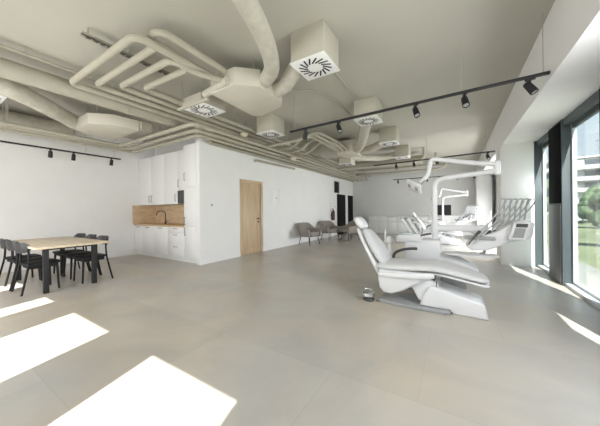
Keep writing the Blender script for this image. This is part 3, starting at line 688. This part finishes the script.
pipe('flexible duct running to the diffuser box second from the far end', [tuple(p) for p in smooth_path([(-2.44, 7.45, 3.04), (-2.1, 7.4, 3.05), (-1.8, 7.25, 3.10), (-1.62, 7.15, 3.14)], 5)], .11, 'flex', fillet=0, name='flexible_duct', cat='duct', n=20)
pipe('flexible duct under the ceiling leading to the diffuser box farthest away', [tuple(p) for p in smooth_path([(-2.95, 7.75, 3.04), (-2.8, 8.4, 3.05), (-2.3, 9.1, 3.1), (-1.66, 9.2, 3.16)], 5)], .11, 'flex', fillet=0, name='flexible_duct', cat='duct', n=20)

# diffuser boxes with swirl plates
def diffuser(label, x0, y0, s=.44, z0=3.02, z1=H):
    t = thing('air_diffuser', label, 'diffuser', (x0 + s / 2, y0 + s / 2, z0)); h = s / 2
    MB().box(-h, h, -h, h, .012, z1 - z0, .004).build('plenum_box', 'box', t)
    pl = MB().box(-h - .012, h + .012, -h - .012, h + .012, 0, .012, .002).build('plate', 'white_plate', t)
    sl = MB()
    for k in range(16):
        a = 2 * PI * k / 16
        m = Matrix.Rotation(a, 4, 'Z') @ Matrix.Translation((s * .33, 0, 0)) @ Matrix.Rotation(math.radians(28), 4, 'Z')
        sl.box(-s * .135, s * .135, -.010, .010, -.003, .004, 0, m)
    sl.build('slot', 'slot', pl)
    return t
diffuser('beige air diffuser box nearest the camera, hung alone near the top of the photo', -1.68, 2.54)
diffuser('beige air diffuser box half hidden by the near light track', -1.68, 4.78)
diffuser('beige air diffuser box third down the row along the room', -1.71, 6.80)
diffuser('beige air diffuser box farthest down the row', -1.73, 8.95)
diffuser('flat beige air diffuser box above the corner of the kitchen', -3.98, 2.62, .50, 3.02, 3.19)
diffuser('beige air diffuser box above the oak door', -3.87, 4.40, .46)
diffuser('beige air diffuser box at the left edge of the photo', -6.22, .47)
diffuser('beige air diffuser box low among the pipes beyond the light track', -3.30, 7.85, .42, 2.78, 3.05)

# light tracks and spotlights
def track(label, a, b, wires):
    A, B = Vector(a), Vector(b); t = thing('light_track', label, 'light track', a); d = (B - A)
    ang = math.atan2(d.y, d.x); Mx = Matrix.Rotation(ang, 4, 'Z')
    MB().box(0, d.length, -.018, .018, -.016, .016, .002, Mx).build('rail', 'black', t)
    for w_ in wires:
        p = d * w_; MB().cyl(p + Vector((0, 0, .016)), p + Vector((0, 0, H - A.z)), .0035, 6).build('suspension_wire', 'rail', t)
    return t
ZT = 2.725
track('black light track in front, ending at the white bulkhead', (-2.62, 3.92, ZT), (.89, 3.76, ZT), (.03, .77, .985))
track('black light track crossing the middle of the room behind the dental lamp', (-2.3, 8.45, ZT), (.89, 8.12, ZT), (.05, .5, .94))
track('black light track closest to the far wall', (-2.6, 13.05, ZT), (.89, 12.9, ZT), (.05, .5, .95))
track('black light track along the left white wall above the dining table', (-7.78, 0.2, 2.71), (-7.84, 3.30, 2.71), (.75, .95))
def spot(label, loc, yaw_, pitch):
    t = thing('track_spotlight', label, 'spotlight', loc, yaw_)
    # hangs below its location; the beam points to local +X, tilted down by pitch
    MB().box(-.045, .045, -.016, .016, -.022, 0, .003).cyl((0, 0, -.022), (0, 0, -.075), .009, 8).build('adapter', 'black', t)
    R = Matrix.Translation((0, 0, -.105)) @ Matrix.Rotation(math.radians(pitch), 4, 'Y')
    hd = MB().lathe([(.0, -.07), (.030, -.07), (.036, -.06), (.040, .05), (.040, .075), (.034, .075), (.032, .06), (.0, .06)], (0, 0, 0), 18, R @ Matrix.Rotation(math.radians(90), 4, 'Y')).build('head', 'black', t)
    MB().lathe([(.0, .062), (.031, .062), (.031, .066), (.0, .066)], (0, 0, 0), 18, R @ Matrix.Rotation(math.radians(90), 4, 'Y')).build('lens', 'greypl', hd)
    return t
def on_track(a, b, x): return a[1] + (b[1] - a[1]) * (x - a[0]) / (b[0] - a[0])
T1 = ((-2.62, 3.92), (.89, 3.76)); T2 = ((-2.3, 8.45), (.89, 8.12)); T3 = ((-2.6, 13.05), (.89, 12.9))
z_ = ZT - .016
s0 = spot('black spotlight on the near track, left end by the pipes', (-2.28, on_track(*T1, -2.28), z_), math.radians(150), 60)
dup(s0, (-1.62, on_track(*T1, -1.62), z_), math.radians(-40), 'black spotlight on the near track, below the half hidden diffuser box')
dup(s0, (-.45, on_track(*T1, -.45), z_), math.radians(-60), 'black spotlight on the near track, third from the left')
dup(s0, (.12, on_track(*T1, .12), z_), math.radians(-75), 'black spotlight on the near track, second from the bulkhead')
big = dup(s0, (.73, on_track(*T1, .73), z_), math.radians(-20), 'black spotlight on the near track, beside the white bulkhead')
for x, lb in ((-1.57, 'small black spotlight at the left of the middle track, under the far diffusers'), (-1.05, 'small black spotlight on the middle track left of the dental lamp head'), (-.43, 'small black spotlight on the middle track behind the dental lamp arm'), (.74, 'small black spotlight on the middle track by the bulkhead')):
    dup(s0, (x, on_track(*T2, x), z_), math.radians(-70), lb)
for x, lb in ((-2.37, 'tiny black spotlight leftmost on the far track'), (-1.09, 'tiny black spotlight second from the left on the far track'), (-.61, 'tiny black spotlight in the middle of the far track'), (.09, 'tiny black spotlight fourth from the left on the far track'), (.70, 'tiny black spotlight rightmost on the far track')):
    dup(s0, (x, on_track(*T3, x), z_), math.radians(-70), lb)
for y, lb in ((1.88, 'black spotlight on the left wall track, nearest the left edge'), (2.29, 'black spotlight in the middle of the left wall track'), (3.08, 'black spotlight on the left wall track nearest the kitchen')):
    dup(s0, (-7.78 - .06 * (y - .2) / 3.1, y, 2.694), math.radians(170), lb)

# more pipework over the partition wall and the far cluster
for i, (x, z) in enumerate(((-4.98, 2.90), (-4.95, 3.12), (-4.80, 3.22))):
    pipe('beige pipe close against the partition wall, %s of three' % ('lowest', 'middle', 'highest')[i], [(x, 4.0 + .1 * i, z), (x, 13.95, z)], (.05, .04, .035)[i], hang=[(x, 5.6, z), (x, 8.1, z), (x, 10.6, z)])
for i in range(3):
    pipe('beige pipe branching from the partition bundle towards the diffuser boxes, %s' % ('lowest of three', 'middle one of three', 'highest of three')[i], [(-4.16 - .05 * i, 5.02 + .09 * i, 2.88 + .035 * i), (-3.05 - .14 * i, 4.96 + .09 * i, 2.88 + .035 * i), (-2.80 - .16 * i, 5.35 + .09 * i, 3.14), (-2.72 - .11 * i, 6.99, 3.12 - .06 * i)], (.03, .026, .03)[i], fillet=.22, hang=[(-3.5, 4.97 + .09 * i, 2.88 + .035 * i)])
for i in range(3):
    y0 = 5.75 + i * .42
    pipe('beige bent pipe arching out of the pipe cluster towards the middle fan coil, %s' % ('nearest', 'middle', 'farthest')[i], [(-4.3, y0, 2.98), (-3.75, y0, 2.98), (-3.45, y0 + .02, 3.22), (-3.10, y0 + .05, 3.26), (-2.96 + .12 * i, y0 + .12, 3.16 - .03 * i), (-2.9 + .12 * i, 6.99, 3.0)], .038, fillet=.16)
for i in range(3):
    y0 = 9.6 + i * 1.15
    pipe('beige pipe crossing the far end of the room, %s' % ('nearest of three', 'middle of three', 'farthest of three')[i], [(-4.1, y0, 2.93), (-1.2 + .3 * i, y0 + .1, 2.93), (-.9 + .3 * i, y0 + .1, 3.05), (-.9 + .3 * i, y0 + .1, H)], .05, fillet=.12, hang=[(-2.5, y0 + .05, 2.93)])
pipe('wide beige duct crossing the far end of the ceiling', [(-3.80, 10.2, 3.1), (-1.0, 10.3, 3.1)], .16, 'duct', hang=[(-3.0, 10.23, 3.1), (-1.6, 10.28, 3.1)], name='air_duct', cat='duct', n=20)
# thin conduits on the ceiling
for pts, lb in (([(-2.6, 3.3, 3.385), (-2.5, 3.75, 3.385), (-2.1, 3.95, 3.385), (-1.95, 4.6, 3.385), (-2.1, 6.9, 3.385)], 'thin conduit on the ceiling curving beside the large fan coil'), ([(-1.66, 3.1, 3.385), (-1.55, 3.4, 3.385), (-1.60, 4.76, 3.385)], 'thin conduit on the ceiling between the two nearest diffuser boxes')):
    pipe(lb, pts, .011, 'ceil', fillet=.25, name='conduit', cat='conduit', n=8)
pipe('short pipe elbow coming out of the partition wall above the oak door', [(XD, 5.65, 2.74), (XD + .09, 5.65, 2.74), (XD + .09, 7.7, 2.77)], .035, fillet=.08, name='wall_pipe', cat='pipe')
for x, y, z, lb in ((-4.22, 4.36, 3.004, 'cream round detector below the pipes above the oak door'), (-4.10, 6.30, 2.752, 'cream round detector below the pipes right of the oak door')):
    t = thing('smoke_detector', lb, 'detector', (x, y, z))
    MB().lathe([(.0, 0), (.05, .0), (.085, .03), (.09, .075), (.0, .075)]).build('dome', 'sensor', t)
    MB().cyl((0, 0, .06), (0, 0, .078), .03, 12).build('base_ring', 'pipe', t)

# ------------------------------------------------------------------ outside
struct('ground', MB().box(1.7, 140, -60, 200, -.55, -.45), 'grass', 'lawn outside the windows', 'lawn')
struct('ground_terrace', MB().box(1.68, 2.7, -12, 40, -.45, -.12), 'asphalt', 'pale paved terrace outside the windows', 'paving')
def road():
    m = MB(); m.prism([(4.5, 14), (9, 10), (60, 75), (55, 85)], 'z', -.45, -.44); return m
struct('ground_road', road(), 'asphalt', 'pale road beyond the lawn', 'road')
def tree(label, x, y, h, r):
    t = thing('tree', label, 'tree', (x, y, -.45))
    MB().tube([(0, 0, 0), (.05, 0, h * .45), (0, .05, h * .75)], .14, 8, r1=.06).build('trunk', 'bark', t)
    c = MB()
    for k in range(16):
        a = random.random() * 2 * PI; q = r * .65 * math.sqrt(random.random()); zz = h * (.35 + .55 * random.random())
        s = r * (.35 + .25 * random.random()); c.ell((q * math.cos(a), q * math.sin(a), zz), s, s, s * .85, 3, .16)
    c.build('crown', 'leaf', t)
tree('leafy green tree outside the nearest window', 9.9, 29.6, 3.1, 1.35)
tree('leafy green tree beyond the nearest one outside the window', 14.6, 42.5, 3.9, 1.9)
tree('leafy green tree farther off outside, near the apartment block', 19.8, 56, 4.6, 2.6)
tree('bushy low tree close to the terrace outside', 5.9, 15.6, 1.5, .8)
tree('leafy green tree outside towards the far end of the room', 7.0, 40, 5.0, 2.4)
def building(label, loc, rz, wd, dp, fl):
    t = thing('apartment_building', label, 'building', loc, rz); hh = fl * 3.0
    MB().box(-wd / 2, wd / 2, 0, dp, 0, hh).build('walls', 'facade', t)
    MB().box(-wd / 2 - .3, wd / 2 + .3, -.3, dp + .3, hh, hh + .5).build('roof', 'facade', t)
    nb = int(wd // 4.4)
    for f in range(fl):
        for k in range(nb):
            x = -wd / 2 + (k + .5) * wd / nb
            MB().box(x - 1.3, x + 1.3, -.06, .02, f * 3 + .9, f * 3 + 2.5).build('window', 'fwin', t)
        if f: MB().box(-wd / 2 + .4, wd / 2 - .4, -1.4, 0, f * 3 - .1, f * 3 + .95).build('balcony', 'facade', t)
    return t
building('white apartment block with long balconies seen through the nearest window', (33, 96, -.45), math.radians(-20), 46, 14, 5)
def car(label, loc, rz, m='car'):
    t = thing('car', label, 'car', loc, rz)
    MB().prism([(-2.1, .3), (2.1, .3), (2.15, .6), (2.0, .8), (1.1, .92), (.5, 1.40), (-1.1, 1.45), (-1.8, .98), (-2.15, .9)], 'y', -.85, .85, .08, 3).build('body', m, t)
    MB().prism([(1.0, .94), (.47, 1.34), (-1.05, 1.38), (-1.65, .98)], 'y', -.86, .86).build('window', 'fwin', t)
    for x in (-1.3, 1.3):
        for y in (-.86, .68): MB().cyl((x, y, .32), (x, y + .18, .32), .32, 18).build('wheel', 'tyre', t)
car('pale silver car parked by the trees outside', (11.6, 40.5, -.44), math.radians(60))
